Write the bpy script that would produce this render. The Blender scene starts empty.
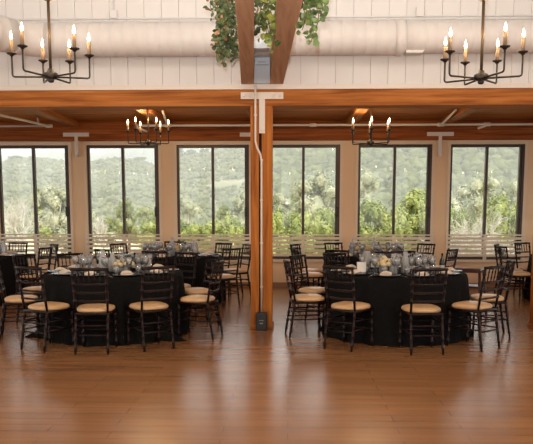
import bpy, math, random
from mathutils import Vector, Matrix, noise
random.seed(7)
sc = bpy.context.scene
col = sc.collection
R = math.radians
# ------------------------------------------------------------------ camera
F = 720.0; PITCH = R(7.0); YAW = R(1.75); HC = 1.53; HORIZON = 209.0
PPX = 266.5; PPY = HORIZON + F*math.tan(PITCH)
cd = bpy.data.cameras.new('camera'); cam = bpy.data.objects.new('camera', cd); col.objects.link(cam)
cam.location = (0, 0, HC)
cam.rotation_euler = (R(90)-PITCH, 0, YAW)
cd.sensor_width = 36; cd.sensor_fit = 'HORIZONTAL'; cd.lens = F/533*36
cd.shift_y = (PPY-222)/533
cd.clip_end = 3000
sc.camera = cam
CM = cam.rotation_euler.to_matrix()
def ray(u, v):
    return CM @ Vector(((u-PPX)/F, -(v-PPY)/F, -1.0))
def ground(u, v, z=0.0):
    d = ray(u, v); t = (z-HC)/d.z
    return Vector((d.x*t, d.y*t, z))
def aty(u, v, y):
    d = ray(u, v); t = y/d.y
    return Vector((d.x*t, y, HC+d.z*t))
def spot(u, s):            # floor point below something of s pixels per metre
    return ground(u, HORIZON+HC*s)

# ------------------------------------------------------------------ mesh builder
class MB:
    def __init__(s): s.v = []; s.f = []; s.sm = []
    def add(s, vs, fs, smooth=False):
        o = len(s.v); s.v += [tuple(p) for p in vs]
        for f in fs: s.f.append(tuple(i+o for i in f)); s.sm.append(smooth)
        return s
    def box(s, a, b):
        x0,y0,z0 = a; x1,y1,z1 = b
        vs = [(x0,y0,z0),(x1,y0,z0),(x1,y1,z0),(x0,y1,z0),(x0,y0,z1),(x1,y0,z1),(x1,y1,z1),(x0,y1,z1)]
        return s.add(vs, [(3,2,1,0),(4,5,6,7),(0,1,5,4),(1,2,6,5),(2,3,7,6),(3,0,4,7)])
    def obox(s, c, size, rz=0, rx=0, ry=0):
        m = Matrix.Translation(c) @ Matrix.Rotation(rz,4,'Z') @ Matrix.Rotation(ry,4,'Y') @ Matrix.Rotation(rx,4,'X')
        hx,hy,hz = [k/2 for k in size]
        vs = [m@Vector(p) for p in [(-hx,-hy,-hz),(hx,-hy,-hz),(hx,hy,-hz),(-hx,hy,-hz),(-hx,-hy,hz),(hx,-hy,hz),(hx,hy,hz),(-hx,hy,hz)]]
        return s.add(vs, [(3,2,1,0),(4,5,6,7),(0,1,5,4),(1,2,6,5),(2,3,7,6),(3,0,4,7)])
    def tube(s, pts, rad, n=8, caps=True, smooth=True):
        pts = [Vector(p) for p in pts]
        if not isinstance(rad, (list, tuple)): rad = [rad]*len(pts)
        vs = []; fs = []; prev = None
        for i, p in enumerate(pts):
            a = pts[max(i-1,0)]; b = pts[min(i+1,len(pts)-1)]
            t = (b-a).normalized()
            if prev is None:
                up = Vector((0,0,1)) if abs(t.z) < .9 else Vector((0,1,0))
                x = t.cross(up).normalized()
            else:
                x = (prev - t*prev.dot(t)).normalized()
            prev = x; y = t.cross(x)
            for k in range(n):
                an = 2*math.pi*k/n
                vs.append(p + (x*math.cos(an)+y*math.sin(an))*rad[i])
        for i in range(len(pts)-1):
            for k in range(n):
                k2 = (k+1) % n
                fs.append((i*n+k, i*n+k2, (i+1)*n+k2, (i+1)*n+k))
        s.add(vs, fs, smooth)
        if caps:
            o = len(s.v)-len(vs)
            s.f.append(tuple(o+k for k in reversed(range(n)))); s.sm.append(False)
            s.f.append(tuple(o+(len(pts)-1)*n+k for k in range(n))); s.sm.append(False)
        return s
    def lathe(s, prof, c=(0,0,0), n=16, smooth=True):
        vs = []; fs = []; cx,cy,cz = c
        for r, z in prof:
            for k in range(n):
                an = 2*math.pi*k/n
                vs.append((cx+r*math.cos(an), cy+r*math.sin(an), cz+z))
        for i in range(len(prof)-1):
            for k in range(n):
                k2 = (k+1) % n
                fs.append((i*n+k, i*n+k2, (i+1)*n+k2, (i+1)*n+k))
        s.add(vs, fs, smooth)
        o = len(s.v)-len(vs)
        if prof[0][0] > 1e-4: s.f.append(tuple(o+k for k in reversed(range(n)))); s.sm.append(False)
        if prof[-1][0] > 1e-4: s.f.append(tuple(o+(len(prof)-1)*n+k for k in range(n))); s.sm.append(False)
        return s
    def blob(s, c, r, seed=0, amp=.2, flat=1.0, sub=1):
        vs, fs = ICO[sub]
        c = Vector(c); out = []
        for v in vs:
            k = 1+amp*noise.noise(v*1.7+Vector((seed*3.1, seed*1.7, seed)))*2
            out.append(c+Vector((v.x*r*k, v.y*r*k, v.z*r*k*flat)))
        return s.add(out, fs, True)
    def build(s, name, mat, parent=None, bevel=0):
        me = bpy.data.meshes.new(name); me.from_pydata(s.v, [], s.f); me.update()
        me.polygons.foreach_set('use_smooth', s.sm)
        o = bpy.data.objects.new(name, me); col.objects.link(o)
        me.materials.append(mat)
        if parent: o.parent = parent
        if bevel:
            md = o.modifiers.new('bevel', 'BEVEL'); md.width = bevel; md.segments = 2; md.limit_method = 'ANGLE'
        return o
def ico(sub):
    t = (1+5**.5)/2
    vs = [Vector(p).normalized() for p in [(-1,t,0),(1,t,0),(-1,-t,0),(1,-t,0),(0,-1,t),(0,1,t),(0,-1,-t),(0,1,-t),(t,0,-1),(t,0,1),(-t,0,-1),(-t,0,1)]]
    fs = [(0,11,5),(0,5,1),(0,1,7),(0,7,10),(0,10,11),(1,5,9),(5,11,4),(11,10,2),(10,7,6),(7,1,8),(3,9,4),(3,4,2),(3,2,6),(3,6,8),(3,8,9),(4,9,5),(2,4,11),(6,2,10),(8,6,7),(9,8,1)]
    for _ in range(sub):
        cache = {}; nf = []
        def mid(a, b):
            k = (min(a,b), max(a,b))
            if k not in cache: vs.append(((vs[a]+vs[b])/2).normalized()); cache[k] = len(vs)-1
            return cache[k]
        for a,b,c in fs:
            x,y,z = mid(a,b), mid(b,c), mid(c,a)
            nf += [(a,x,z),(b,y,x),(c,z,y),(x,y,z)]
        fs = nf
    return vs, fs
ICO = [ico(0), ico(1), ico(2)]

def tag(o, label=None, cat=None, group=None, kind=None):
    if label: o['label'] = label
    if cat: o['category'] = cat
    if group: o['group'] = group
    if kind: o['kind'] = kind
    return o
def empty(name, loc, rz=0):
    o = bpy.data.objects.new(name, None); col.objects.link(o); o.location = loc; o.rotation_euler = (0,0,rz)
    o.empty_display_size = .1
    return o
def copy_tree(o, parent=None):
    c = o.copy(); col.objects.link(c)
    if parent: c.parent = parent
    for ch in KIDS.get(o.name, ()): copy_tree(ch, c)
    return c
KIDS = {}
def index_kids():
    KIDS.clear()
    for o in bpy.data.objects:
        if o.parent: KIDS.setdefault(o.parent.name, []).append(o)
def struct(mb, name, mat, **k):
    o = mb.build(name, mat, **k); o['kind'] = 'structure'; return o

# ------------------------------------------------------------------ materials
def mat(name, color=(.5,.5,.5), rough=.5, metal=0, spec=.5, emis=None, es=0):
    m = bpy.data.materials.new(name); m.use_nodes = True
    b = m.node_tree.nodes['Principled BSDF']
    b.inputs['Base Color'].default_value = (*color, 1); b.inputs['Roughness'].default_value = rough
    b.inputs['Metallic'].default_value = metal; b.inputs['Specular IOR Level'].default_value = spec
    if emis: b.inputs['Emission Color'].default_value = (*emis,1); b.inputs['Emission Strength'].default_value = es
    return m
def noisy(m, c1, c2, scale=(1,1,1), nscale=5, detail=4, bump=0, coord='Object', lo=.3, hi=.7, c3=None, dist=0):
    nt = m.node_tree; N = nt.nodes; L = nt.links; b = N['Principled BSDF']
    tc = N.new('ShaderNodeTexCoord'); mp = N.new('ShaderNodeMapping'); mp.inputs['Scale'].default_value = scale
    nz = N.new('ShaderNodeTexNoise'); nz.inputs['Scale'].default_value = nscale; nz.inputs['Detail'].default_value = detail
    nz.inputs['Distortion'].default_value = dist
    cr = N.new('ShaderNodeValToRGB'); cr.color_ramp.elements[0].position = lo; cr.color_ramp.elements[1].position = hi
    cr.color_ramp.elements[0].color = (*c1,1); cr.color_ramp.elements[1].color = (*c2,1)
    if c3: e = cr.color_ramp.elements.new((lo+hi)/2); e.color = (*c3,1)
    if coord == 'World':
        g = N.new('ShaderNodeNewGeometry'); L.new(g.outputs['Position'], mp.inputs['Vector'])
    else: L.new(tc.outputs[coord], mp.inputs['Vector'])
    L.new(mp.outputs['Vector'], nz.inputs['Vector'])
    L.new(nz.outputs['Fac'], cr.inputs['Fac']); L.new(cr.outputs['Color'], b.inputs['Base Color'])
    if bump:
        bp = N.new('ShaderNodeBump'); bp.inputs['Strength'].default_value = bump; bp.inputs['Distance'].default_value = .01
        L.new(nz.outputs['Fac'], bp.inputs['Height']); L.new(bp.outputs['Normal'], b.inputs['Normal'])
    return m
def wood(name, c1, c2, axis, rough=.5, c3=None, spec=.4):
    m = mat(name, c1, rough, spec=spec)
    sc_ = {'x': (.35,7,7), 'y': (7,.35,7), 'z': (7,7,.35)}[axis]
    return noisy(m, c1, c2, sc_, 3, 6, .15, 'World', .3, .72, c3, .6)

M = {}
M['beam_x'] = wood('orange fir beam', (.24,.07,.015), (.58,.225,.06), 'x', .65, (.44,.155,.036), .15)
M['beam_z'] = wood('orange fir post', (.24,.065,.010), (.60,.22,.04), 'z', .6, (.45,.145,.024), .2)
M['header'] = wood('red brown fir header', (.17,.045,.010), (.44,.14,.032), 'x', .65, (.3,.085,.02), .15)
M['joist'] = wood('fir joist', (.2,.06,.014), (.48,.18,.045), 'y', .65, None, .12)
M['roof'] = wood('dark fir roof boards', (.26,.075,.012), (.55,.19,.036), 'x', .7, None, .12)
M['tie'] = wood('brown rough timber', (.50,.31,.20), (.74,.49,.33), 'y', .7, (.64,.41,.27), .15)
M['gapwood'] = mat('dark gap', (.05,.02,.012), .8)
M['white'] = mat('white painted boards', (.76,.745,.735), .55)
M['whiteback'] = mat('white board joint', (.5,.46,.43), .7)
M['strap'] = mat('cream painted steel', (.78,.71,.64), .45)
M['duct'] = noisy(mat('white painted duct', (.8,.76,.74), .5), (.74,.72,.71), (.78,.76,.75), (1,1,1), 2)
M['plaster'] = noisy(mat('tan wall paint', (.6,.42,.28), .6), (.86,.62,.39), (.89,.65,.42), (1,1,1), 1.2)
M['trim'] = mat('cream window trim', (.84,.68,.50), .5)
M['rail'] = mat('cream painted slats', (.82,.70,.56), .45)
M['frame'] = mat('dark bronze window frame', (.06,.035,.025), .4)
M['blackmetal'] = mat('black iron', (.025,.02,.018), .4, .3)
M['iron'] = mat('bronzed iron', (.11,.075,.045), .38, .6)
M['sleeve'] = mat('bronze candle sleeve', (.3,.2,.12), .5)
M['bulb'] = mat('flame bulb', (1,.8,.5), .3, emis=(1,.86,.62), es=12)
M['bluegrey'] = mat('pale blue grey steel', (.72,.82,.92), .5)
M['mahog'] = noisy(mat('dark mahogany chair', (.02,.008,.006), .33, spec=.25), (.005,.0022,.002), (.020,.007,.005), (1,1,1), 12)
M['cushion'] = mat('tan vinyl cushion', (.68,.43,.22), .33, spec=.55)
M['cloth'] = noisy(mat('black polyester cloth', (.01,.01,.01), .85, spec=.08), (.005,.005,.005), (.010,.0095,.0095), (1,1,1), 30)
M['plate'] = mat('black charger plate', (.03,.025,.025), .2)
M['napkin'] = mat('beige napkin', (.78,.66,.54), .8)
M['china'] = mat('white china', (.8,.76,.72), .25)
M['bottle'] = mat('dark wine bottle', (.012,.014,.01), .12)
M['label'] = mat('bottle label', (.6,.55,.48), .6)
M['flower'] = noisy(mat('pale yellow roses', (.8,.68,.38), .7), (.72,.52,.2), (.92,.84,.62), (1,1,1), 40)
M['leafd'] = mat('dark leaf', (.05,.11,.03), .5)
M['card'] = mat('white card', (.85,.82,.78), .6)
M['candlewax'] = mat('white candle', (.85,.83,.8), .5)
M['booster'] = mat('dark walnut high chair', (.06,.018,.012), .35)
M['boxblack'] = mat('black box plastic', (.012,.012,.013), .35)
M['silver'] = mat('cutlery', (.6,.58,.55), .25, 1)
def glass(name, tint=(.93,.97,.97), refl=1.0, base=.02):
    m = bpy.data.materials.new(name); m.use_nodes = True; nt = m.node_tree; N = nt.nodes; L = nt.links
    N.clear(); out = N.new('ShaderNodeOutputMaterial'); mx = N.new('ShaderNodeMixShader')
    tr = N.new('ShaderNodeBsdfTransparent'); tr.inputs['Color'].default_value = (*tint,1)
    gl = N.new('ShaderNodeBsdfGlossy'); gl.inputs['Roughness'].default_value = .02
    lw = N.new('ShaderNodeFresnel'); lw.inputs['IOR'].default_value = 1.45
    mm = N.new('ShaderNodeMath'); mm.operation = 'MULTIPLY_ADD'; mm.inputs[1].default_value = refl; mm.inputs[2].default_value = base
    L.new(lw.outputs[0], mm.inputs[0]); L.new(mm.outputs[0], mx.inputs[0]); L.new(tr.outputs[0], mx.inputs[1]); L.new(gl.outputs[0], mx.inputs[2])
    L.new(mx.outputs[0], out.inputs[0]); return m
M['pane'] = glass('window glass', (.985,.985,.98), .8, 0)
def sparkle_white(m, amt, c):  # mixes diffuse white into the glass to stand in for its sparkle
    nt = m.node_tree; N = nt.nodes; L = nt.links; out = [n for n in N if n.type == 'OUTPUT_MATERIAL'][0]
    prev = out.inputs[0].links[0].from_socket; mx = N.new('ShaderNodeMixShader'); d = N.new('ShaderNodeBsdfDiffuse'); t = N.new('ShaderNodeBsdfTranslucent'); m2 = N.new('ShaderNodeMixShader')
    d.inputs['Color'].default_value = (*c,1); t.inputs['Color'].default_value = (*c,1); L.new(d.outputs[0], m2.inputs[1]); L.new(t.outputs[0], m2.inputs[2])
    mx.inputs[0].default_value = amt; L.new(prev, mx.inputs[1]); L.new(m2.outputs[0], mx.inputs[2]); L.new(mx.outputs[0], out.inputs[0])
M['glass'] = glass('stemware glass', (.95,.96,.96), 2.0, .10); sparkle_white(M['glass'], .17, (1,1,.98))
M['glassblue'] = glass('carafe glass', (.92,.95,.97), 1.6, .10); sparkle_white(M['glassblue'], .38, (1,1,1))

# floor: brown planks running across the view
def floor_mat():
    m = mat('brown plank floor', (.3,.15,.07), .3, spec=.68); nt = m.node_tree; N = nt.nodes; L = nt.links; b = N['Principled BSDF']
    g = N.new('ShaderNodeNewGeometry')
    br = N.new('ShaderNodeTexBrick'); br.inputs['Scale'].default_value = 1; br.offset = .37
    br.inputs['Brick Width'].default_value = 1.22; br.inputs['Row Height'].default_value = .15; br.inputs['Mortar Size'].default_value = .0025
    br.inputs['Color1'].default_value = (.45,.45,.45,1); br.inputs['Color2'].default_value = (.56,.56,.56,1); br.inputs['Mortar'].default_value = (.2,.12,.12,1)
    L.new(g.outputs['Position'], br.inputs['Vector'])
    mp = N.new('ShaderNodeMapping'); mp.inputs['Scale'].default_value = (.5,5,1); L.new(g.outputs['Position'], mp.inputs['Vector'])
    nz = N.new('ShaderNodeTexNoise'); nz.inputs['Scale'].default_value = 1.6; nz.inputs['Detail'].default_value = 5; nz.inputs['Roughness'].default_value = .55
    L.new(mp.outputs[0], nz.inputs['Vector'])
    cr = N.new('ShaderNodeValToRGB'); cr.color_ramp.elements[0].position = .28; cr.color_ramp.elements[1].position = .72
    cr.color_ramp.elements[0].color = (.235,.105,.042,1); cr.color_ramp.elements[1].color = (.33,.157,.066,1)
    L.new(nz.outputs['Fac'], cr.inputs['Fac'])
    mx = N.new('ShaderNodeMixRGB'); mx.blend_type = 'OVERLAY'; mx.inputs['Fac'].default_value = .55
    L.new(cr.outputs[0], mx.inputs[1]); L.new(br.outputs['Color'], mx.inputs[2]); L.new(mx.outputs[0], b.inputs['Base Color'])
    mr = N.new('ShaderNodeMapRange'); mr.inputs[3].default_value = .17; mr.inputs[4].default_value = .29
    L.new(nz.outputs['Fac'], mr.inputs[0]); L.new(mr.outputs[0], b.inputs['Roughness'])
    bp = N.new('ShaderNodeBump'); bp.inputs['Strength'].default_value = .05; bp.inputs['Distance'].default_value = .003
    L.new(nz.outputs['Fac'], bp.inputs['Height']); L.new(bp.outputs[0], b.inputs['Normal'])
    return m
M['floor'] = floor_mat()

# ------------------------------------------------------------------ key planes
YW = ground(266, 286.5).y            # inside face of the window wall
YP = ground(262, 328.5).y            # front face of post and main beam
XL, XR, YB, ZC = -8.8, 9.4, -6.0, 5.3
# floor, ceiling
struct(MB().box((XL-.2,YB-.2,-.2),(XR+.2,YW+.25,0)), 'floor', M['floor'])
mb = MB()
y = YB
while y < YP+.1:
    mb.box((XL,y,ZC),(XR,min(y+.21,YP+.3),ZC+.04)); y += .215
mb.box((XL-.2,YB-.2,ZC+.04),(XR+.2,YP+.3,ZC+.15))
struct(mb, 'ceiling', M['white'])

# ---- window wall: openings
def wx(u, v=200): return aty(u, v, YW).x
pitch = (wx(486)-wx(34.5))/5
mull0 = wx(34.5)
ztop = aty(303, 144.6, YW).z; zbot = aty(303, 259.3, YW).z; zh = aty(303, 137.5, YW).z
ww = wx(248.3)-wx(176.3)
wins = [mull0 + pitch*k for k in range(-2, 8)]
WT = .22
mb = MB(); zroof = aty(303,120.8,YW-.1).z
mb.box((XL,YW,0),(XR,YW+WT,zbot)); mb.box((XL,YW,ztop),(XR,YW+WT,zroof+.1))
xs = [XL] + sum([[c-ww/2, c+ww/2] for c in wins if c-ww/2 > XL+.05 and c+ww/2 < XR-.05], []) + [XR]
for a, b in zip(xs[0::2], xs[1::2]): mb.box((a,YW,zbot),(b,YW+WT,ztop))
struct(mb, 'wall_back', M['plaster'])
struct(MB().box((XL,YW-.015,0),(XR,YW-.0005,.085)), 'baseboard_back', mat('brown baseboard', (.3,.17,.09), .5))
n = 0
for c in wins:
    x0, x1 = c-ww/2, c+ww/2
    if x0 < XL+.05 or x1 > XR-.05: continue
    n += 1
    w = empty('window_%d' % n, (c, YW, zbot)); w['kind'] = 'structure'
    def T(a, b): return (a[0]-c, a[1]-YW, a[2]-zbot), (b[0]-c, b[1]-YW, b[2]-zbot)
    fr = MB(); t = .045; ya, yb = YW+.03, YW+.11
    fr.box(*T((x0,ya,ztop-.055),(x1,yb,ztop-.001))); fr.box(*T((x0,ya,zbot+.001),(x1,yb,zbot+.06)))
    fr.box(*T((x0,ya,zbot+.06),(x0+t,yb,ztop-.055))); fr.box(*T((x1-.085,ya,zbot+.06),(x1,yb,ztop-.055)))
    fr.box(*T((x1-.04,ya-.035,zbot+.001),(x1,ya,ztop-.001)))
    fr.build('window_frame', M['frame'], w)
    MB().box(*T((c-.028,ya-.012,zbot+.06),(c+.022,yb-.01,ztop-.055))).build('mullion', M['frame'], w)
    MB().box(*T((x0+t,YW+.066,zbot+.06),(c-.028,YW+.074,ztop-.055))).build('pane', M['pane'], w)
    MB().box(*T((c+.022,YW+.076,zbot+.06),(x1-.085,YW+.084,ztop-.055))).build('pane', M['pane'], w)
    MB().box(*T((x1-.09,ya-.06,zbot+.84),(x1-.025,ya-.0355,zbot+1.03))).build('window_handle', M['blackmetal'], w)
    tr = MB(); q = .055
    tr.box(*T((x0-q,YW-.018,ztop),(x1+q,YW-.0005,ztop+.06)))
    tr.box(*T((x0-q,YW-.018,zbot-.0),(x0,YW-.0005,ztop))); tr.box(*T((x1,YW-.018,zbot),(x1+q,YW-.0005,ztop)))
    tr.build('window_casing', M['trim'], w)
    MB().box(*T((x0-q-.02,YW-.05,zbot-.05),(x1+q+.02,YW-.0005,zbot-.001))).build('window_sill', M['trim'], w)
    # guard rail
    g = empty('window_guard_rail', (c, YW-.045, zbot))
    nm = ['leftmost', 'second', 'third', 'fourth', 'fifth', 'rightmost']
    k = round((c-mull0)/pitch)
    if 0 <= k <= 5:
        tag(g, 'cream slatted guard rail across the %s window in view%s' % (nm[k], '' if k in (0,5) else ' counting from the left'), 'railing', 'slatted rails across the windows')
    else:
        tag(g, 'cream slatted guard rail on a window beyond the picture edge', 'railing', 'slatted rails across the windows')
    tops = [234.2, 237, 241, 245.2, 249.4, 253.6]; bots = [235.4, 239.4, 243.4, 247.6, 251.9, 256.2]
    for j, (a, b) in enumerate(zip(tops, bots)):
        za, zb = aty(303,a,YW).z-zbot, aty(303,b,YW).z-zbot
        if not (0 <= k <= 5) and j > 5: continue
        MB().box((-ww/2-.06,-.022,zb),(ww/2+.06,0,za)).build('slat', M['rail'], g)
    zt = aty(303,234.2,YW).z-zbot
    MB().box((-.032,.0005,.0),(.032,.020,zt-.002)).build('rail_post', M['rail'], g)
    for sgn in (-1, 1): MB().box((sgn*(ww/2+.035)-.02,.0005,0),(sgn*(ww/2+.035)+.02,.020,zt-.002)).build('rail_post', M['rail'], g)
# header, joists, roof boards
zhA = aty(303,140,YW-.12).z; zhB = aty(303,121,YW-.1).z
tag(MB().box((XL,YW-.12,zhA),(XR,YW-.0005,zroof-.001)).build('header_beam', M['header'], bevel=.006), kind='structure')
bpy.data.objects['header_beam'].name = 'trim_header'
mb = MB(); y = YP+.3
while y < YW+WT:
    mb.box((XL,y,zroof),(XR,min(y+.135,YW+WT),zroof+.03)); y += .14
mb.box((XL-.2,YP+.28,zroof+.03),(XR+.2,YW+.8,zroof+.12))
tag(struct(mb, 'ceiling_boards', M['roof']))
zjb = aty(303,128.6,YW).z+.035
pil = [mull0+pitch*(k+.5) for k in range(-3, 8)]
for j, px in enumerate(pil):
    o = MB().box((px-.09,YP+.29,zjb),(px+.09,YW-.121,zroof-.001)).build('ceiling_joist', M['joist'], bevel=.005)
    tag(o, 'orange brown fir joist running from the long beam to the window wall', 'joist', 'joists over the window bay')
# T straps on the pillars
def tstrap(x, y, zt, w, h, stem_h, sw, label):
    t = empty('steel_strap', (x, y, zt))
    MB().box((-w/2,-.008,-h),(w/2,0,0)).build('cross_plate', M['strap'], t, bevel=.002)
    MB().box((-sw/2,-.008,-stem_h),(sw/2,0,-h-.0005)).build('stem_plate', M['strap'], t, bevel=.002)
    for bx in (-w*.42,-w*.28,w*.28,w*.42):
        MB().lathe([(.02,0),(.02,.008),(.010,.014)],n=6).build('bolt', M['strap'], t)
        b = KB = bpy.data.objects[-1] if False else None
    for o, p in zip([o for o in bpy.data.objects if o.parent == t and o.name.startswith('bolt')], ((-w*.42),(-w*.28),(w*.28),(w*.42))):
        o.location = (p,-.008,-h/2); o.rotation_euler = (R(90),0,0)
    MB().lathe([(.02,0),(.02,.008),(.010,.014)],n=6).build('bolt', M['strap'], t)
    o = [o for o in bpy.data.objects if o.parent == t and o.name.startswith('bolt')][-1]; o.location = (0,-.008,-stem_h+h/2); o.rotation_euler = (R(90),0,0)
    return tag(t, label, 'bracket')
sy = YW-.1205
za = aty(76,132.8,sy); 
for u, lb in ((76,'cream steel T strap on the pillar right of the leftmost window'),(253,'cream steel T strap on the window wall behind the timber post'),(440.5,'cream steel T strap on the pillar left of the rightmost window')):
    p = aty(u,132.6 if u<300 else 132,sy)
    zq = zhA-.002-p.z
    tt_ = tstrap(p.x, sy, p.z, aty(90,130,sy).x-aty(64,130,sy).x, .075, .46, .065, lb)
    MB().box((-.0325,.0005,-.46),(.0325,.1195,zq)).build('stem_block', M['strap'], tt_)
# ---- main beam, board wall, post
zb0 = aty(262,106,YP).z; zb1 = aty(262,89.6,YP).z
beam = MB().box((XL,YP,zb0),(XR,YP+.28,zb1)).build('main_beam', M['beam_x'], bevel=.008)
tag(beam, 'long orange fir beam spanning the whole room on top of the posts', 'beam')
zl = aty(262,84.5,YP).z
tag(MB().box((XL,YP-.02,zb1+.001),(XR,YP+.05,zl)).build('trim_1', M['strap'], bevel=.003), kind='structure')
mb = MB(); x = XL; bp_ = .2145
x0_ = aty(145,70,YP).x; x = x0_ - bp_*math.floor((x0_-XL)/bp_)
while x < XR-bp_:
    mb.box((x+.002,YP+.005,zl+.0005),(x+bp_-.002,YP+.028,ZC)); x += bp_
o = mb.build('wall_upper', M['white']); o['kind'] = 'structure'
tag(MB().box((XL,YP+.029,zl+.0005),(XR,YP+.10,ZC)).build('wall_upper_backing', M['whiteback']), kind='structure')
cx = aty(261.5,215,YP).x
def post(u, label):
    c = aty(u,215,YP).x; t = empty('timber_post', (c,YP,0))
    wL = .105; g = .035
    MB().box((-.137,0,0),(-.137+wL,.26,zb0-.001)).build('left_plank', M['beam_z'], t, bevel=.004)
    MB().box((-.137+wL+g,0,0),(.137,.26,zb0-.001)).build('right_plank', M['beam_z'], t, bevel=.004)
    MB().box((-.137+wL+.0005,.06,0),(-.137+wL+g-.0005,.24,zb0-.001)).build('core_board', M['gapwood'], t)
    m2 = MB()
    m2.box((-.155,-.018,0),(.155,-.0005,.05)); m2.box((-.155,-.0005,0),(-.1375,.27,.05)); m2.box((.1375,-.0005,0),(.155,.27,.05))
    m2.build('base_moulding', M['beam_x'], t, bevel=.003)
    return tag(t, label, 'post')
post(261.5, 'orange timber post in the middle of the room with a white conduit down it')
post(552, 'orange timber post cut off by the right edge of the picture')
p = aty(262,92.2,YP-.002)
tstrap(p.x, YP-.002, p.z, .53, .083, .50, .075, 'large cream steel T strap where the middle post meets the long beam')
p2 = aty(556,91.2,YP-.002)
tstrap(p2.x, YP-.002, p2.z, .53, .083, .50, .075, 'cream steel T strap on the post at the right picture edge')
# tie beams coming from the long beam towards the camera
def tie(ul0, ur0, ul1, ur1, label):
    z0 = zl+.001
    a, b = aty(ul0,84,YP-.02), aty(ur0,84,YP-.02)
    c, d = ground(ul1,0,z0), ground(ur1,0,z0)
    k = (YB-a.y)/(c.y-a.y)
    c = a.lerp(c,k); d = b.lerp(d,k)
    vs = []
    for z in (z0, z0+.29):
        for q in (a,b,d,c): vs.append((q.x,q.y,z))
    o = MB().add(vs, [(0,1,2,3),(7,6,5,4),(0,4,5,1),(1,5,6,2),(2,6,7,3),(3,7,4,0)]).build('tie_beam', M['tie'], bevel=.004)
    return tag(o, label, 'beam')
tl = tie(241.2,253.8,235,254.3,'left one of the two brown timber tie beams overhead')
tr_ = tie(270,283.2,279.5,303,'right one of the two brown timber tie beams overhead')
# blue grey box between the tie beams with conduit
pa = aty(262,84,YP-.12)
wb = .098
e = empty('junction_cabinet', (pa.x, YP-.022, zl+.001))
H_ = aty(262,57.5,YP-.12).z-zl
MB().box((-wb,-.1,0),(wb,0,H_)).build('cabinet_body', M['bluegrey'], e, bevel=.006)
mb = MB().box((-.075,-.106,.03),(.075,-.1005,H_-.10)); mb.build('cabinet_door', M['bluegrey'], e, bevel=.003)
MB().box((-.075,-.108,H_-.08),(.075,-.1005,H_-.03)).build('cabinet_vent', M['bluegrey'], e, bevel=.003)
MB().box((-wb,-.60,H_+.001),(wb,0,H_+.02)).add([(-wb,-.60,H_+.0205),(wb,-.60,H_+.0205),(wb,-.56,H_+.0205),(-wb,-.56,H_+.0205),(-.06,-.60,H_+.12),(.09,-.60,H_+.09),(.09,-.56,H_+.09),(-.06,-.56,H_+.12)],
   [(3,2,1,0),(4,5,6,7),(0,1,5,4),(1,2,6,5),(2,3,7,6),(3,0,4,7)]).build('cabinet_hood', M['bluegrey'], e)
bl = mat('blue grey seam', (.22,.27,.32), .6)
MB().box((-.08,-.1085,H_-.092),(.08,-.1005,H_-.086)).build('cabinet_seam', bl, e)
MB().box((-.05,-.1115,H_-.058),(.05,-.1085,H_-.052)).build('cabinet_slot', bl, e)
tag(e, 'pale blue grey steel cabinet wedged between the two overhead tie beams', 'cabinet')
yq = YP-.03
pts = [aty(255.4,85,yq-.02), aty(255.4,100,yq-.02), aty(255.4,141,yq-.02), aty(257,147.5,yq-.02), aty(260.3,154,yq-.02), aty(261.5,161,yq-.02), aty(261.5,240,yq-.02), aty(261.5,312,yq-.02)]
cnd = empty('conduit', (0,0,0))
MB().tube(pts, .0125, 8).build('conduit_pipe', M['strap'], cnd)
for v in (115, 160, 200, 243, 287):
    q = aty(255.4 if v < 150 else 261.5, v, yq-.02); MB().box((q.x-.019,yq-.036,q.z-.007),(q.x+.019,yq+.012,q.z+.007)).build('pipe_clip', M['strap'], cnd, bevel=.002)
tag(cnd, 'thin cream conduit running down the face of the middle post', 'pipe')
# black box at the foot of the post
bx = aty(261.6,325,YP-.05).x
e = empty('uplight_box', (bx, YP-.02, 0))
MB().box((-.072,-.14,0),(.072,0,.222)).build('box_body', M['boxblack'], e, bevel=.008)
MB().box((-.06,-.146,.03),(.06,-.1405,.2)).build('front_panel', mat('panel black',(.022,.022,.024),.5), e, bevel=.004)
mk = mat('grey lettering', (.4,.4,.4), .5)
lg = MB()
for a, w_, z_, h_ in ((-.025,.012,.125,.008),(-.008,.010,.129,.006),(.004,.012,.125,.010),(.018,.012,.123,.006)): lg.box((a,-.1475,z_),(a+w_,-.1465,z_+h_))
for a in (-.018,-.004,.010): lg.box((a,-.1475,.085),(a+.010,-.1465,.1))
lg.build('logo_mark', mk, e)
tag(e, 'small black plastic box on the floor against the middle post', 'speaker')
# ---- duct
duct = empty('air_duct', (0,0,0))
YD = YP-.32
c0 = aty(120,39.6,YD); rD = .195
zc = c0.z
xb = aty(48,39,YD).x
def ductpath(pts, rr, name, rib=.135, dist0=0):
    P_ = []; Rr = []; tot = dist0
    for a, b in zip(pts[:-1], pts[1:]):
        L_ = (b-a).length; P_.append(a); Rr.append(rr)
        k = math.floor(tot/rib)+1
        while k*rib < tot+L_-.02:
            t = (k*rib-tot)
            if t > .02:
                for dt, dr in ((-.008,0),(0,.005),(.008,0)): P_.append(a.lerp(b,(t+dt)/L_)); Rr.append(rr+dr)
            k += 1
        tot += L_
    P_.append(pts[-1]); Rr.append(rr)
    return MB().tube(P_, Rr, 40).build(name, M['duct'], duct)
xr_ = aty(401,39,YD).x
ductpath([Vector((xb,YD,zc)),Vector((xr_-.03,YD,zc))], rD, 'duct_run')
ductpath([Vector((xr_+.0,YD,zc)),Vector((XR-.01,YD,zc))], rD*.91, 'duct_run')
# collar
MB().tube([(xr_-.08,YD,zc),(xr_-.04,YD,zc),(xr_+.0,YD,zc),(xr_+.05,YD,zc)], [rD+.004,rD+.012,rD+.010,rD*.92], 32).build('duct_collar', M['duct'], duct)
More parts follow.
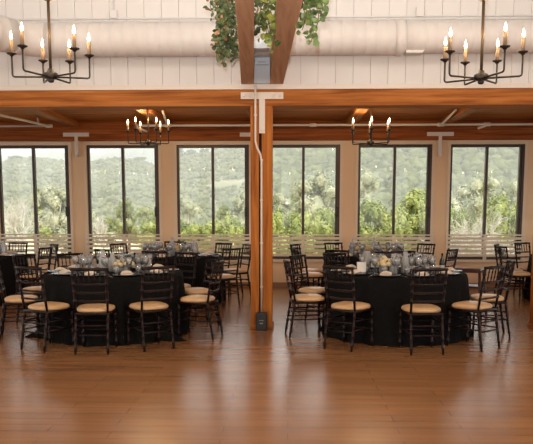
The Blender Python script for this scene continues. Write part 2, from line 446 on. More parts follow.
# bend towards the room
bend = []; rb = .42
for i in range(13):
    a = R(60)*i/12
    bend.append(Vector((xb-rb*math.sin(a), YD-rb*(1-math.cos(a)), zc)))
d_ = (bend[-1]-bend[-2]).normalized()
ductpath(bend, rD, 'duct_elbow', .12)
ductpath([bend[-1], bend[-1]+d_*4.2], rD, 'duct_run')
q = aty(415.5,51,YD); 
MB().add([(q.x-.12,YD-.08,q.z+.04),(q.x+.13,YD-.08,q.z+.04),(q.x+.13,YD+.08,q.z+.04),(q.x-.12,YD+.08,q.z+.04),(q.x-.12,YD-.08,q.z-.035),(q.x+.07,YD-.08,q.z-.035),(q.x+.07,YD+.08,q.z-.035),(q.x-.12,YD+.08,q.z-.035)],
  [(0,1,2,3),(7,6,5,4),(4,5,1,0),(5,6,2,1),(6,7,3,2),(7,4,0,3)]).build('duct_outlet', M['duct'], duct)
tag(duct, 'big round white air duct running along the white board wall', 'duct')
# conduits on the upper wall
e = empty('conduit', (0,0,0))
z1 = aty(300,17.5,YP).z; zz2 = aty(300,20.5,YP).z
MB().tube([(XL+.02,YP-.012,z1),(XR-.02,YP-.012,z1)], .011, 6).build('conduit_pipe', M['white'], e)
MB().tube([(XL+.02,YP-.012,zz2),(XR-.02,YP-.012,zz2)], .008, 6).build('conduit_pipe', M['white'], e)
q = aty(419.5,13,YP); MB().box((q.x-.045,YP-.05,q.z-.05),(q.x+.045,YP-.024,q.z+.06)).build('outlet_box', M['white'], e, bevel=.004)
q = aty(114,15,YP); MB().box((q.x-.04,YP-.05,q.z-.05),(q.x+.045,YP-.024,q.z+.05)).build('outlet_box', M['white'], e, bevel=.004)
MB().tube([(q.x,YP-.012,q.z),(q.x,YP-.012,ZC)], .009, 6).build('conduit_pipe', M['white'], e)
tag(e, 'thin white conduit with boxes high on the white board wall', 'pipe')
# sprinkler pipes
YS = YW-.75
def pipes(label, runs, joints):
    e = empty('sprinkler_pipe', (0,0,0))
    for r_ in runs: MB().tube(r_, .021, 8).build('pipe_run', M['strap'], e)
    for j in joints: MB().tube([j-Vector((.06,0,0)), j+Vector((.06,0,0))], .033, 8).build('pipe_coupling', M['strap'], e)
    return tag(e, label, 'pipe')
zs = aty(303,125,YS).z
A = Vector((aty(49,126,YS).x, YS, zs))
pipes('cream sprinkler pipe with an elbow above the leftmost window', [[Vector((XL,YS,zs)), A], [A+Vector((0,-.03,0)), Vector((A.x-.9,YP+.35,zs+.04))], [A+Vector((-.2,0,.03)), Vector((A.x-.2,YS,zroof-.002))]], [A])
B = Vector((aty(135,124,YS).x, YS, zs)); J1 = Vector((aty(168,124,YS).x,YS,zs)); J2 = Vector((aty(441,124,YS).x,YS,zs)); J3 = Vector((aty(313,124,YS).x,YS,zs)); J4 = Vector((aty(487,124,YS).x,YS,zs))
g1 = aty(162.5,109,YS-1.0); g2 = aty(456,109,YS-1.0)
pipes('long cream sprinkler pipe across the bay on both sides of the middle post',
  [[B, Vector((XR,YS,zs))], [J1+Vector((0,-.03,.0)), Vector((g1.x,g1.y,min(g1.z,zroof-.03)))], [J2+Vector((0,-.03,.0)), Vector((g2.x,g2.y,min(g2.z,zroof-.03)))],
   [B+Vector((0,-.0,-.022)), B+Vector((.2,.1,-.10))], [J4+Vector((-.02,0,-.02)), J4+Vector((-.16,0,-.07))]], [J1,J2,J3,J4])

# ------------------------------------------------------------------ other walls (outside the picture) with windows for daylight
def wall_with_windows(name, axis, pos, a, b, sgn):
    mb = MB(); z0, z1 = .7, 3.3; edges = []; c = a+.6
    while c+1.9 < b: edges.append((c, c+1.7)); c += 2.2
    th = .2
    def bx(p0, p1, zz0, zz1):
        if axis == 'x': mb.box((min(pos,pos+sgn*th),p0,zz0),(max(pos,pos+sgn*th),p1,zz1))
        else: mb.box((p0,min(pos,pos+sgn*th),zz0),(p1,max(pos,pos+sgn*th),zz1))
    bx(a,b,0,z0); bx(a,b,z1,ZC)
    last = a
    for e0, e1 in edges: bx(last,e0,z0,z1); last = e1
    bx(last,b,z0,z1)
    struct(mb, name, M['white'])
    return edges, z0, z1
def portal(cx_, cy_, cz_, w, h, rot):
    l = bpy.data.lights.new('daylight_portal', 'AREA'); l.shape = 'RECTANGLE'; l.size = w; l.size_y = h; l.cycles.is_portal = True
    o = bpy.data.objects.new('daylight_portal', l); col.objects.link(o); o.location = (cx_,cy_,cz_); o.rotation_euler = rot
E, z0, z1 = wall_with_windows('wall_left','x',XL,YB,YW+WT,-1)
L0 = (E[0][0]+E[-1][1])/2; portal(XL-.05,L0,2,E[-1][1]-E[0][0],z1-z0,(R(90),0,R(-90)))
E, z0, z1 = wall_with_windows('wall_right','x',XR,YB,YW+WT,1)
portal(XR+.05,L0,2,E[-1][1]-E[0][0],z1-z0,(R(90),0,R(90)))
E, z0, z1 = wall_with_windows('wall_front','y',YB,XL,XR,-1)
portal((E[0][0]+E[-1][1])/2,YB-.05,2,E[-1][1]-E[0][0],z1-z0,(R(90),0,R(0)))
portal((XL+XR)/2,YW+.3,(zbot+ztop)/2,XR-XL-.4,ztop-zbot,(R(90),0,R(180)))

# ------------------------------------------------------------------ chair prototype (faces +Y, origin under the seat centre)
def knuckle(mb, a, b, r=.0135, kn=(.12,.3,.5,.7,.88), n=8):
    a, b = Vector(a), Vector(b); L_ = (b-a).length; ks = sorted(kn); pts = [a]; rad = [r*.85]
    for k in ks:
        h = .010/L_
        for t, q in ((k-h*1.3,r),(k-h*.5,r*1.38),(k+h*.5,r*1.38),(k+h*1.3,r)):
            pts.append(a.lerp(b,t)); rad.append(q)
    pts.append(b); rad.append(r*.9)
    mb.tube(pts, rad, n)
def poly(mb, pts, r, n=8):
    mb.tube(pts, r, n)
def make_chair():
    t = empty('chiavari_chair', (0,0,0)); W = M['mahog']
    bw = .168; fw = .184
    for s in (-1,1):
        mb = MB(); knuckle(mb, (s*fw,.19,0), (s*fw*.97,.175,.43), .0145, (.15,.4,.62,.85)); mb.build('leg', W, t)
        mb = MB()
        knuckle(mb, (s*(bw+.004),-.245,0), (s*bw,-.178,.44), .0145, (.15,.38,.6,.85))
        knuckle(mb, (s*bw,-.178,.43), (s*(bw+.008),-.262,.915), .0145, (.28,.48,.66,.84))
        mb.build('leg', W, t)
    mb = MB()
    xs_ = [(-bw,-.185),(bw,-.185),(fw,.185),(-fw,.185)]
    for i in range(4):
        a, b = xs_[i], xs_[(i+1)%4]
        mb.tube([(a[0],a[1],.425),(b[0],b[1],.425)], .017, 8)
    mb.box((-.17,-.17,.41),(.17,.17,.436)); mb.build('seat_frame', W, t)
    # cushion
    mb = MB(); vs = []; fs = []; nn = 28
    prof = [(.0,-.004,.0),(.95,.0,.0),(1.0,.014,.0),(1.0,.030,0),(.93,.046,0),(.72,.058,0),(.4,.064,0),(0,.066,0)]
    for j, (k, z, _) in enumerate(prof):
        for i in range(nn):
            a = 2*math.pi*i/nn; c, s_ = math.cos(a), math.sin(a)
            ex = .62
            xx = math.copysign(abs(c)**ex, c); yy = math.copysign(abs(s_)**ex, s_)
            wdt = .198 - .014*( -yy)*1.0
            vs.append((xx*wdt*k, yy*.192*k+.004, .4365+z))
    for j in range(len(prof)-1):
        for i in range(nn):
            i2 = (i+1)%nn; fs.append((j*nn+i, j*nn+i2, (j+1)*nn+i2, (j+1)*nn+i))
    mb.add(vs, fs, True); mb.build('seat_cushion', M['cushion'], t)
    def backy(z): return -.178 - (z-.43)*(.084/.485)
    def rail(z, r, name, over=0):
        m_ = MB(); pts = []; rr = []
        for i in range(9):
            x = -bw-over + (2*bw+2*over)*i/8; q = 1-(x/bw)**2 if abs(x) < bw else 0
            pts.append((x, backy(z)-.018*q, z)); rr.append(r*(1.3 if i in (2,6) else 1))
        m_.tube(pts, rr, 8); m_.build(name, W, t)
    rail(.905, .0155, 'top_rail', .022); rail(.745, .011, 'back_rail'); rail(.655,.0105,'back_rail'); rail(.565,.0105,'back_rail')
    for i in range(5):
        x = -bw+.0 + 2*bw*(i+1)/6; q = 1-(x/bw)**2
        m_ = MB(); knuckle(m_, (x,backy(.745)-.018*q,.75),(x,backy(.905)-.018*q,.90), .0065, (.3,.7), 6); m_.build('spindle', W, t)
    for z, k in ((.30,.0),(.20,.0)):
        m_ = MB(); yb_ = -.178-.067*(1-z/.44); m_.tube([(-bw,yb_,z),(bw,yb_,z)], .009, 6); m_.build('stretcher', W, t)
        m_ = MB(); m_.tube([(-fw*.98,.182,z),(fw*.98,.182,z)], .009, 6); m_.build('stretcher', W, t)
        for s in (-1,1):
            m_ = MB(); m_.tube([(s*bw,yb_,z+.02),(s*fw*.98,.182,z+.02)], .009, 6); m_.build('stretcher', W, t)
    return t
proto = make_chair()
index_kids()

TABLES = {}   # name: (centre, radius)
def toworld(lat, D):
    q = HC*731/ D
    return ground(266.5+lat*731/D, HORIZON+q)
T = {
 'T1': (toworld(-1.87,9.05), .84, 'left front table'),
 'T4': (toworld(1.58,9.0), .84, 'right front table'),
 'T2': (toworld(-1.58,12.2), .84, 'left rear table'),
 'T5': (toworld(1.80,12.15), .84, 'right rear table'),
 'T0': (toworld(-4.82,12.1), .84, 'table at the left picture edge'),
 'T6': (toworld(5.25,12.2), .84, 'table at the right picture edge'),
}
chairs = [
 ('T1', 92, 95, None, 'mahogany chiavari chair squarely back-on at the front of the left front table'),
 ('T1', 152.5, 90.6, None, 'back-on chiavari chair just right of the squarely back-on chair at the left front table'),
 ('T1', 34.5, 92.6, None, 'chiavari chair angled at the front left corner of the left front table'),
 ('T1', 202.5, 83.5, None, 'nearest chair on the right side of the left front table'),
 ('T1', 209, 75.5, None, 'chair seen side-on behind the nearest chair on the right of the left front table'),
 ('T1', 186, 70.5, None, 'chair facing the camera at the far right of the left front table'),
 ('T1', 72.5, 72, None, 'chair on the far side of the left front table left of the roses'),
 ('T1', 28, 74, None, 'far left chair of the left front table with lattice back overlapping a nearer chair'),
 ('T1', 6, 84, None, 'side-on chiavari chair of the left front table at the left picture edge'),
 ('T2', 156, 67.6, None, 'chair at the near side of the left rear table, back-on behind the grey glasses'),
 ('T2', 113, 64.5, None, 'low partly hidden chair back left of the left rear table'),
 ('T2', 130.5, 56.8, None, 'chair on the far left of the left rear table in front of the second window'),
 ('T2', 175, 52.6, None, 'chair closest to the wall behind the left rear table bottle'),
 ('T2', 231, 63.6, -0.2, 'chair pulled clear on the right of the left rear table, back to the camera'),
 ('T2', 222, 55.2, None, 'small chair facing the room at the far right of the left rear table'),
 ('T2', 246.5, 57, None, 'narrow side-on chair nearest the middle post left side'),
 ('T0', 39.5, 62, None, 'near right chair of the table at the left picture edge'),
 ('T0', 55, 56.8, None, 'side-on chair right of the table at the left picture edge'),
 ('T0', 19.5, 54.3, None, 'far chair of the table at the left picture edge standing under the leftmost window'),
 ('T4', 344, 91, None, 'back-on chiavari chair at the front left of the right front table'),
 ('T4', 425, 94.5, None, 'back-on chiavari chair at the front right of the right front table'),
 ('T4', 489, 91.5, None, 'nearest chair on the right side of the right front table turned left'),
 ('T4', 504, 82.6, None, 'second chair on the right side of the right front table, half behind the nearest'),
 ('T4', 301, 82.5, None, 'nearer of two side-on chairs on the left of the right front table'),
 ('T4', 299, 74.5, None, 'farther of two side-on chairs on the left of the right front table'),
 ('T4', 335, 71.6, None, 'chair facing the camera at the far left of the right front table'),
 ('T4', 387, 69.3, None, 'chair on the far side of the right front table seen behind the cream roses'),
 ('T4', 452, 71, None, None),
 ('T5', 296, 57, None, 'farther side-on chair on the left of the right rear table'),
 ('T5', 299, 61.2, None, 'nearer side-on chair on the left of the right rear table, white-topped cushion'),
 ('T5', 335.5, 55, None, 'small chair under the fourth window behind the right rear table'),
 ('T5', 343, 65.4, None, 'near left chair of the right rear table half hidden by a front chair'),
 ('T5', 394, 65.5, None, 'near right chair of the right rear table, back-on'),
 ('T5', 418.5, 56.6, None, 'chair at the far right of the right rear table before the fifth window'),
 ('T5', 439, 64, None, 'slanted chair standing at the right of the right rear table before the wall pillar'),
 ('T6', 496, 57, None, 'farther side-on chair on the left of the table at the right picture edge'),
 ('T6', 502.5, 60, None, 'nearer lattice-backed chair on the left of the table at the right picture edge'),
 ('T6', 526, 55, None, 'far chair of the table at the right picture edge under the rightmost window frame'),
]
first = True
for tn, u, s, rot, lb in chairs:
    if lb is None: continue
    p = spot(u, s); c, r, gname = T[tn]
    d = (c-p); d.z = 0; d.normalize(); a = math.atan2(-d.x, d.y)
    if rot is not None: a += rot; d = Vector((-math.sin(a), math.cos(a), 0))
    o = proto if first else copy_tree(proto); first = False
    dist = max((Vector((c.x,c.y,0))-p).length-.235, 1.10)   # seat stays clear of the cloth
    loc = p + d*min(.235, max(-.1,(Vector((c.x,c.y,0))-p).length-1.10)) if rot is None else p + d*.235
    o.location = (loc.x, loc.y, 0); o.rotation_euler = (0,0,a)
    tag(o, lb, 'chair', 'chiavari chairs around the ' + gname)

# dark wooden high chair
hp = spot(466, 71.5)
e = empty('high_chair', (hp.x, hp.y, 0), R(-25)); Wb = M['booster']
for sx in (-1,1):
    for sy_ in (-1,1):
        MB().tube([(sx*.24,sy_*.22,0),(sx*.19,sy_*.16,.66)], .02, 4).build('leg', Wb, e)
    MB().obox((sx*.195,0,.68),(.045,.40,.035)).build('arm_rest', Wb, e, bevel=.006)
    MB().obox((sx*.225,0,.22),(.02,.40,.035)).build('stretcher', Wb, e)
MB().obox((0,-.17,.69),(.42,.035,.06)).build('back_rail', Wb, e, bevel=.008)
MB().obox((0,.19,.68),(.42,.05,.035)).build('front_bar', Wb, e, bevel=.008)
MB().obox((0,0,.46),(.38,.32,.03)).build('seat', Wb, e, bevel=.005)
tag(e, 'low dark wooden high chair standing behind the right side of the right front table', 'high chair')

# ------------------------------------------------------------------ table cloths and table settings
ZT = .762
def cloth(c, r, seed, corners, label):
    n_ = 220; vs = []; fs = []
    rows = [(0,ZT),(r*.5,ZT),(r*.94,ZT),(r*.985,ZT-.003),(r,ZT-.014)]
    nfold = 17+seed % 4
    ph = [random.uniform(0,6.28) for _ in range(4)]
    hs = [.70,.6,.5,.4,.3,.2,.12,.06,.025,.006]
    def fold(a): return math.sin(nfold*a+ph[0]+1.3*math.sin(3*a+ph[1]))*.6 + math.sin((nfold*1.0+7)*a+ph[2])*.4
    for rr, z in rows:
        for k in range(n_):
            a = 2*math.pi*k/n_; vs.append((rr*math.cos(a), rr*math.sin(a), z))
    for h in hs:
        t = 1-h/ZT
        for k in range(n_):
            a = 2*math.pi*k/n_
            rr = r + .008 + .035*t + fold(a)*.034*min(1,t*1.6)
            for ca, am in corners:
                dd = (a-ca+math.pi)%(2*math.pi)-math.pi
                rr += am*math.exp(-(dd/.10)**2)*max(0,(t-.86)/.14)**1.3
            vs.append((rr*math.cos(a), rr*math.sin(a), h+.004*math.sin(31*a)*(h<.03)))
    nr = len(rows)+len(hs)
    for j in range(1,nr-1):
        for k in range(n_):
            k2 = (k+1)%n_; fs.append((j*n_+k,(j+1)*n_+k,(j+1)*n_+k2,j*n_+k2))
    for k in range(n_):
        k2 = (k+1)%n_; fs.append((k,n_+k,n_+k2,k2))
    mb = MB().add(vs, fs, True); mb.f.append(tuple(range(n_))); mb.sm.append(False)
    o = mb.build('tablecloth', M['cloth']); o.location = (c.x,c.y,0)
    return tag(o, label, 'tablecloth', 'black cloths over the round tables')
cloth(*T['T1'][:2], 3, [(R(200),.2),(R(-30),.26),(R(-95),.06),(R(60),.2)], 'black floor-length cloth draped over the round left front table')
cloth(*T['T4'][:2], 8, [(R(-100),.05),(R(160),.1),(R(-20),.06)], 'black floor-length cloth draped over the round right front table')
cloth(*T['T2'][:2], 4, [(R(-60),.1)], 'black floor-length cloth over the left rear table')
cloth(*T['T5'][:2], 5, [(R(-110),.1)], 'black floor-length cloth over the right rear table')
cloth(*T['T0'][:2], 6, [], 'black floor-length cloth over the table at the left picture edge')
cloth(*T['T6'][:2], 7, [(R(-120),.08)], 'black floor-length cloth over the table at the right picture edge')

P = {}
def proto_mesh(name, mb, m): 
    me = mb.build(name, m); P[name] = me; return me
plate = MB().lathe([(.0,.002),(.10,.002),(.155,.012),(.165,.018),(.163,.022),(.10,.008),(0,.008)], n=28)
nap = MB()
def napkin_mesh():
    m = MB(); n_ = 12; vs = []; fs = []
    # folded cone-like napkin lying on plate
    rings = [(0,.07,.012,.0),(.03,.07,.035,.0),(.07,.062,.045,.0),(.11,.045,.035,0),(.14,.02,.02,0),(.15,.004,.008,0)]
    for y_, hw, hh, _ in rings:
        for k in range(n_):
            a = 2*math.pi*k/n_; vs.append((hw*math.cos(a), y_-.075, max(.0,hh*.5+hh*.55*math.sin(a))+.008))
    for j in range(len(rings)-1):
        for k in range(n_):
            k2 = (k+1)%n_; fs.append((j*n_+k,j*n_+k2,(j+1)*n_+k2,(j+1)*n_+k))
    m.add(vs, fs, True); m.f.append(tuple(range(n_))); m.sm.append(False); m.f.append(tuple((len(rings)-1)*n_+k for k in reversed(range(n_)))); m.sm.append(False)
    return m
KG = 1.12
wine = MB().lathe([(.034,0),(.034,.003),(.006,.008),(.0045,.02),(.0045,.09),(.012,.098),(.033,.12),(.040,.15),(.036,.185),(.032,.205),(.030,.204),(.037,.15),(.03,.122),(0,.105)], n=14)
tumbler = MB().lathe([(.030,0),(.036,.06),(.038,.11),(.036,.11),(.033,.06),(.027,.008),(0,.008)], n=14)
cutl = MB().box((-.006,-.1,0),(.006,.02,.002)).box((-.012,.02,0),(.012,.085,.002))
protos = {'charger_plate': (plate,M['plate']), 'napkin': (napkin_mesh(),M['napkin']), 'wine_glass': (wine,M['glass']), 'water_glass': (tumbler,M['glass']), 'fork': (cutl,M['silver'])}
made = {}
def put(kind, loc, rz, label, cat, group):
    if kind not in made:
        mb_, m_ = protos[kind]; o = mb_.build(kind, m_); made[kind] = o
    else:
        o = made[kind].copy(); col.objects.link(o)
    o.location = loc; o.rotation_euler = (0,0,rz)
    return tag(o, label, cat, group)
def bottle(x, y, label, group=None):
    e = empty('wine_bottle', (x,y,ZT+.001))
    MB().lathe([(.0,0),(.031,0),(.033,.01),(.033,.12),(.026,.148),(.013,.168),(.0115,.215),(.013,.217),(.013,.225),(0,.225)], n=16).build('bottle_body', M['bottle'], e)
    MB().lathe([(.0333,.035),(.0335,.036),(.0335,.075),(.0333,.076)], n=16).build('bottle_label', M['label'], e)
    return tag(e, label, 'bottle', group)
def carafe(x, y, h, label, group=None):
    e = empty('candle_vase', (x,y,ZT+.001))
    MB().lathe([(.0,0),(.048,0),(.05,.01),(.05,h*.6),(.038,h*.72),(.024,h*.82),(.026,h),(.024,h),(.022,h*.82),(.036,h*.7),(.046,h*.58),(.046,.014),(0,.014)], n=18).build('vase_glass', M['glassblue'], e)
    MB().lathe([(.0,.016),(.03,.016),(.03,h*.5),(.0,h*.5)], n=12).build('candle', M['candlewax'], e)
    return tag(e, label, 'vase', group)
def hurricane(x, y, h, label, group=None):
    e = empty('candle_holder', (x,y,ZT+.001))
    MB().lathe([(.0,0),(.042,0),(.042,h),(.039,h),(.039,.01),(0,.01)], n=18).build('glass_cylinder', M['glassblue'], e)
    MB().lathe([(.0,.012),(.03,.012),(.03,h*.45),(.004,h*.46),(.001,h*.5)], n=12).build('candle', M['candlewax'], e)
    return tag(e, label, 'candle', group)
def flowers(x, y, sc_, label, seed=1, n_=16):
    rnd = random.Random(seed)
    e = empty('flower_arrangement', (x,y,ZT+.001))
    MB().lathe([(.0,0),(.045*sc_,0),(.055*sc_,.04),(.05*sc_,.10*sc_),(.045*sc_,.10*sc_),(.05*sc_,.04),(.04*sc_,.008),(0,.008)], n=16).build('vase', M['glassblue'], e)
    lf = MB()
    for i in range(40):
        a = rnd.uniform(0,6.28); r = rnd.uniform(.02,.12)*sc_; z = .10*sc_+rnd.uniform(-.01,.09)*sc_
        d = Vector((math.cos(a),math.sin(a),rnd.uniform(-.2,.6))).normalized(); s_ = Vector((-math.sin(a),math.cos(a),0))*.012; c = Vector((r*math.cos(a),r*math.sin(a),z))
        lf.add([c, c+d*.03+s_, c+d*.06, c+d*.03-s_],[(0,1,2,3)])
    lf.build('foliage', M['leafd'], e)
    for i in range(n_):
        a = 2.4*i; r = .028*math.sqrt(i)*sc_; z = (.155-.012*i**.5*1.3)*sc_+rnd.uniform(-.006,.012)
        m_ = MB(); c = (r*math.cos(a), r*math.sin(a), z)
        m_.blob(c, .031*sc_, seed=i+seed, amp=.18, sub=1); m_.build('rose', M['flower'], e)
    return tag(e, label, 'flowers')
def cardframe(x, y, rz, label):
    e = empty('table_number', (x,y,ZT+.001), rz)
    mb = MB(); mb.box((-.055,-.006,0),(.055,.006,.012)).box((-.055,-.006,.13),(.055,.006,.142)).box((-.055,-.006,.012),(-.045,.006,.13)).box((.045,-.006,.012),(.055,.006,.13))
    mb.build('frame', M['china'], e); MB().box((-.0448,-.002,.0125),(.0448,.002,.1295)).build('card', M['card'], e)
    return tag(e, label, 'sign')
def dress(tn, ang0, rich):
    c, r, g = T[tn]; rnd = random.Random(tn)
    for k in range(10):
        a = ang0+2*math.pi*k/10
        d = Vector((math.cos(a),math.sin(a),0)); s_ = Vector((-math.sin(a),math.cos(a),0)); B_ = Vector((c.x,c.y,ZT+.001))
        rz = a+math.pi/2
        put('charger_plate', B_+d*.64, rz, 'dark round charger plate on the '+g, 'plate', 'charger plates on the '+g)
        put('napkin', B_+d*.64+Vector((0,0,.009)), rz+rnd.uniform(-.3,.3), 'folded beige napkin on a dark plate on the '+g, 'napkin', 'napkins on the '+g)
        q = B_+d*(.42+rnd.uniform(-.01,.02))
        put('wine_glass', q+s_*.085, 0, 'clear stemmed wine glass on the '+g, 'glass', 'wine glasses on the '+g)
        put('wine_glass', q-d*.08+s_*.035, 0, 'clear stemmed wine glass on the '+g, 'glass', 'wine glasses on the '+g)
        put('water_glass', q-s_*.065, 0, 'clear water tumbler on the '+g, 'glass', 'water glasses on the '+g)
        put('fork', B_+d*.66-s_*.185, rz, 'silver fork beside a plate on the '+g, 'fork', 'forks on the '+g)
for tn, a in (('T1',.15),('T4',.0),('T2',.25),('T5',.1),('T0',.3),('T6',.2)): dress(tn, a, True)
def onT(u, v): return ground(u, v, ZT)
def away(tn, u, D_):   # point on table tn near the pixel column u, offset D_ in depth from its centre
    c = T[tn][0]; y_ = c.y+D_; p = aty(u, 230, y_); return p.x, y_
x,y = away('T1',123,-.22); flowers(x,y,1.05,'pale yellow rose arrangement on the left front table',1)
x,y = away('T1',102,-.12); carafe(x,y,.27,'tall pale glass vase left of the yellow roses on the left front table')
x,y = away('T1',111.5,.05); carafe(x,y,.23,'shorter pale glass vase close to the yellow roses on the left front table')
x,y = away('T1',106,.16); bottle(x,y,'dark wine bottle behind the two pale vases on the left front table')
x,y = away('T1',134,.2); bottle(x,y,'dark wine bottle right of the yellow roses on the left front table')
x,y = away('T1',147,-.05); hurricane(x,y,.16,'clear glass candle cylinder right of centre on the left front table')
x,y = away('T1',90,.1); hurricane(x,y,.14,'clear glass candle cylinder left of centre on the left front table')
x,y = away('T4',385,-.22); flowers(x,y,1.15,'cream rose arrangement at the centre of the right front table',2)
x,y = away('T4',367,-.08); hurricane(x,y,.26,'tall glass candle cylinder left of the cream roses on the right front table')
x,y = away('T4',394,-.30); carafe(x,y,.24,'pale glass vase directly in front of the cream roses on the right front table')
x,y = away('T4',406,-.16); carafe(x,y,.26,'pale glass vase right of the cream roses on the right front table')
x,y = away('T4',413,.05); bottle(x,y,'dark wine bottle right of the cream roses on the right front table')
x,y = away('T4',362,-.27); cardframe(x,y,R(10),'small white frame stood left of the cream roses on the right front table')
x,y = away('T4',443,.1); bottle(x,y,'dark wine bottle near the right rim of the right front table')
x,y = away('T2',172,-.1); carafe(x,y,.30,'tall pale glass vase on the left rear table')
x,y = away('T2',179,0); flowers(x,y,1.0,'yellow rose arrangement on the left rear table',3)
x,y = away('T2',185,.05); bottle(x,y,'dark wine bottle on the left rear table')
x,y = away('T2',194,-.1); carafe(x,y,.26,'pale glass vase on the right half of the left rear table')
x,y = away('T5',364,-.15); flowers(x,y,1.2,'cream rose arrangement on the right rear table',4)
x,y = away('T5',374,0); carafe(x,y,.3,'tall pale glass vase on the right rear table, right of its roses')
x,y = away('T5',379,.1); bottle(x,y,'dark wine bottle on the right rear table')
x,y = away('T5',353,-.1); carafe(x,y,.28,'tall pale glass vase on the right rear table, left of its roses')
x,y = away('T0',3,.0); carafe(x,y,.25,'pale glass vase on the table at the left picture edge')

# ------------------------------------------------------------------ chandeliers
def bulb_light(loc, parent, power):
    l = bpy.data.lights.new('bulb_glow','POINT'); l.energy = power; l.color = (1,.68,.36); l.shadow_soft_size = .03
    o = bpy.data.objects.new('bulb_glow', l); col.objects.link(o); o.location = loc; o.parent = parent
def chandelier(x, y, z, ztop_, a0, label, rr=.325, power=9, chain=True, angs=None):
    e = empty('chandelier', (x,y,z))
    I = M['iron']; K = M['blackmetal']
    MB().lathe([(.0,-.05),(.02,-.045),(.03,-.03),(.02,-.02),(.055,-.015),(.06,.0),(.06,.03),(.03,.045),(.02,.07),(.0,.07)], n=16).build('hub', K, e)
    tr = .63 if chain else ztop_-z
    MB().tube([(0,0,.05),(0,0,tr)], .013, 10).build('rod', I, e)
    if chain:
        MB().lathe([(.0,tr),(.03,tr+.004),(.045,tr+.02),(.02,tr+.035),(.012,tr+.06),(0,tr+.06)], n=14).build('rod_finial', I, e)
        zc_ = tr+.05; ch = MB(); i = 0
        while z+zc_ < ztop_-.02:
            n_ = 10; pts = []
            for k in range(n_+1):
                a = 2*math.pi*k/n_; w_ = .016*math.cos(a); h_ = .034*math.sin(a)
                pts.append((w_ if i%2 else 0, 0 if i%2 else w_, zc_+.034+h_))
            ch.tube(pts, .0045, 5, caps=False); zc_ += .054; i += 1
        ch.build('chain', K, e)
    MB().lathe([(.0,ztop_-z-.03),(.05,ztop_-z-.025),(.06,ztop_-z-.001),(0,ztop_-z-.001)], n=16).build('ceiling_canopy', K, e)
    for k in range(6):
        a = a0+math.pi/3*k if angs is None else R(angs[k]); ca, sa = math.cos(a), math.sin(a)
        arm = MB(); pts = [(.03,0),(.2,.0),(rr-.02,.0),(rr-.005,.006),(rr,.02),(rr,.10),(rr,.178)]
        arm.tube([(p_*ca,p_*sa,h_) for p_, h_ in pts], .0085, 6)
        ao = arm.build('arm', K, e)
        c_ = (rr*ca, rr*sa, 0)
        MB().lathe([(.0,.17),(.014,.172),(.018,.18),(.04,.19),(.043,.198),(.02,.2),(0,.2)], c_, n=14).build('drip_cup', K, ao)
        MB().lathe([(.0,.201),(.0165,.201),(.0165,.312),(0,.312)], c_, n=12).build('candle_sleeve', M['sleeve'], ao)
        MB().lathe([(.0,.313),(.008,.316),(.012,.330),(.0115,.344),(.007,.362),(.002,.382),(0,.382)], c_, n=12).build('bulb', M['bulb'], ao)
        bulb_light((rr*ca*1.0, rr*sa*1.0, .43), e, power)
    return tag(e, label, 'chandelier')
def chan(u, v, D, *a, **k):
    p = aty(u, v, D); chandelier(p.x, p.y, p.z, *a, **k)
chan(50.8,77,6.35,ZC,R(3),'large black iron chandelier with six candle bulbs at upper left',rr=.328,power=5,angs=(183,247,119,77,325,14))
chan(481,78.5,6.35,ZC,R(-9),'large black iron chandelier with six candle bulbs at upper right',rr=.328,power=5,angs=(145,101,52,-19,-72,-155))
chan(148.5,143.5,YP+2.6,zroof,R(4),'smaller looking chandelier over the left rear table',chain=False,power=5)
chan(370.5,143.5,YP+2.6,zroof,R(26),'smaller looking chandelier over the right rear table',chain=False,power=5)

# ------------------------------------------------------------------ hanging vines
def leaf(mb, c, d, up, size, fold=.25):
    d = d.normalized(); s_ = d.cross(up).normalized(); n_ = s_.cross(d).normalized()
    L_ = size; W_ = size*.42
    pts = [c, c+d*L_*.3+s_*W_+n_*W_*fold, c+d*L_*.7+s_*W_*.8+n_*W_*fold, c+d*L_, c+d*L_*.7-s_*W_*.8+n_*W_*fold, c+d*L_*.3-s_*W_+n_*W_*fold, c+d*L_*.5]
    mb.add(pts, [(0,1,6),(1,2,6),(2,3,6),(3,4,6),(4,5,6),(5,0,6)])
def leafmat(name, c1, c2, c3=None):
    m = mat(name, c1, .45)
    noisy(m, c1, c2, (1,1,1), 9, 2, 0, 'World', .35, .65, c3)
    return m
M['vine_a'] = leafmat('green vine leaves', (.07,.14,.04), (.20,.30,.09))
M['vine_b'] = leafmat('dark slender leaves', (.03,.065,.025), (.14,.20,.075))
M['vine_c'] = leafmat('yellow green leaves', (.05,.11,.03), (.44,.46,.10), (.16,.24,.05))
M['stem'] = mat('brown stem', (.16,.09,.05), .7)
def vine(label, strands, lm, size, seed, dens=90):
    rnd = random.Random(seed); e0 = aty(strands[0][0], strands[0][1], strands[0][4]); e = empty('hanging_vine', e0)
    st = MB(); lv = MB()
    for (u0,v0,u1,v1,yy) in strands:
        a = aty(u0,v0,yy)-e0; b = aty(u1,v1,yy+rnd.uniform(-.1,.1))-e0
        pts = []
        for i in range(9):
            t = i/8; q = a.lerp(b,t); q.x += .02*math.sin(t*9+seed); pts.append(q)
        st.tube(pts, .004, 5)
        m_ = int(dens*(b-a).length)
        for i in range(m_):
            t = rnd.random(); q = a.lerp(b,t)+Vector((rnd.gauss(0,.03),rnd.gauss(0,.04),rnd.gauss(0,.02)))
            d = Vector((rnd.uniform(-1,1),rnd.uniform(-1,.6),rnd.uniform(-1,.25)))
            leaf(lv, q, d, Vector((rnd.uniform(-.5,.5),-1,rnd.uniform(-.2,.9))), size*rnd.uniform(.6,1.2))
    st.build('stem', M['stem'], e); lv.build('leaves', lm, e)
    return tag(e, label, 'plant')
YV = 7.3
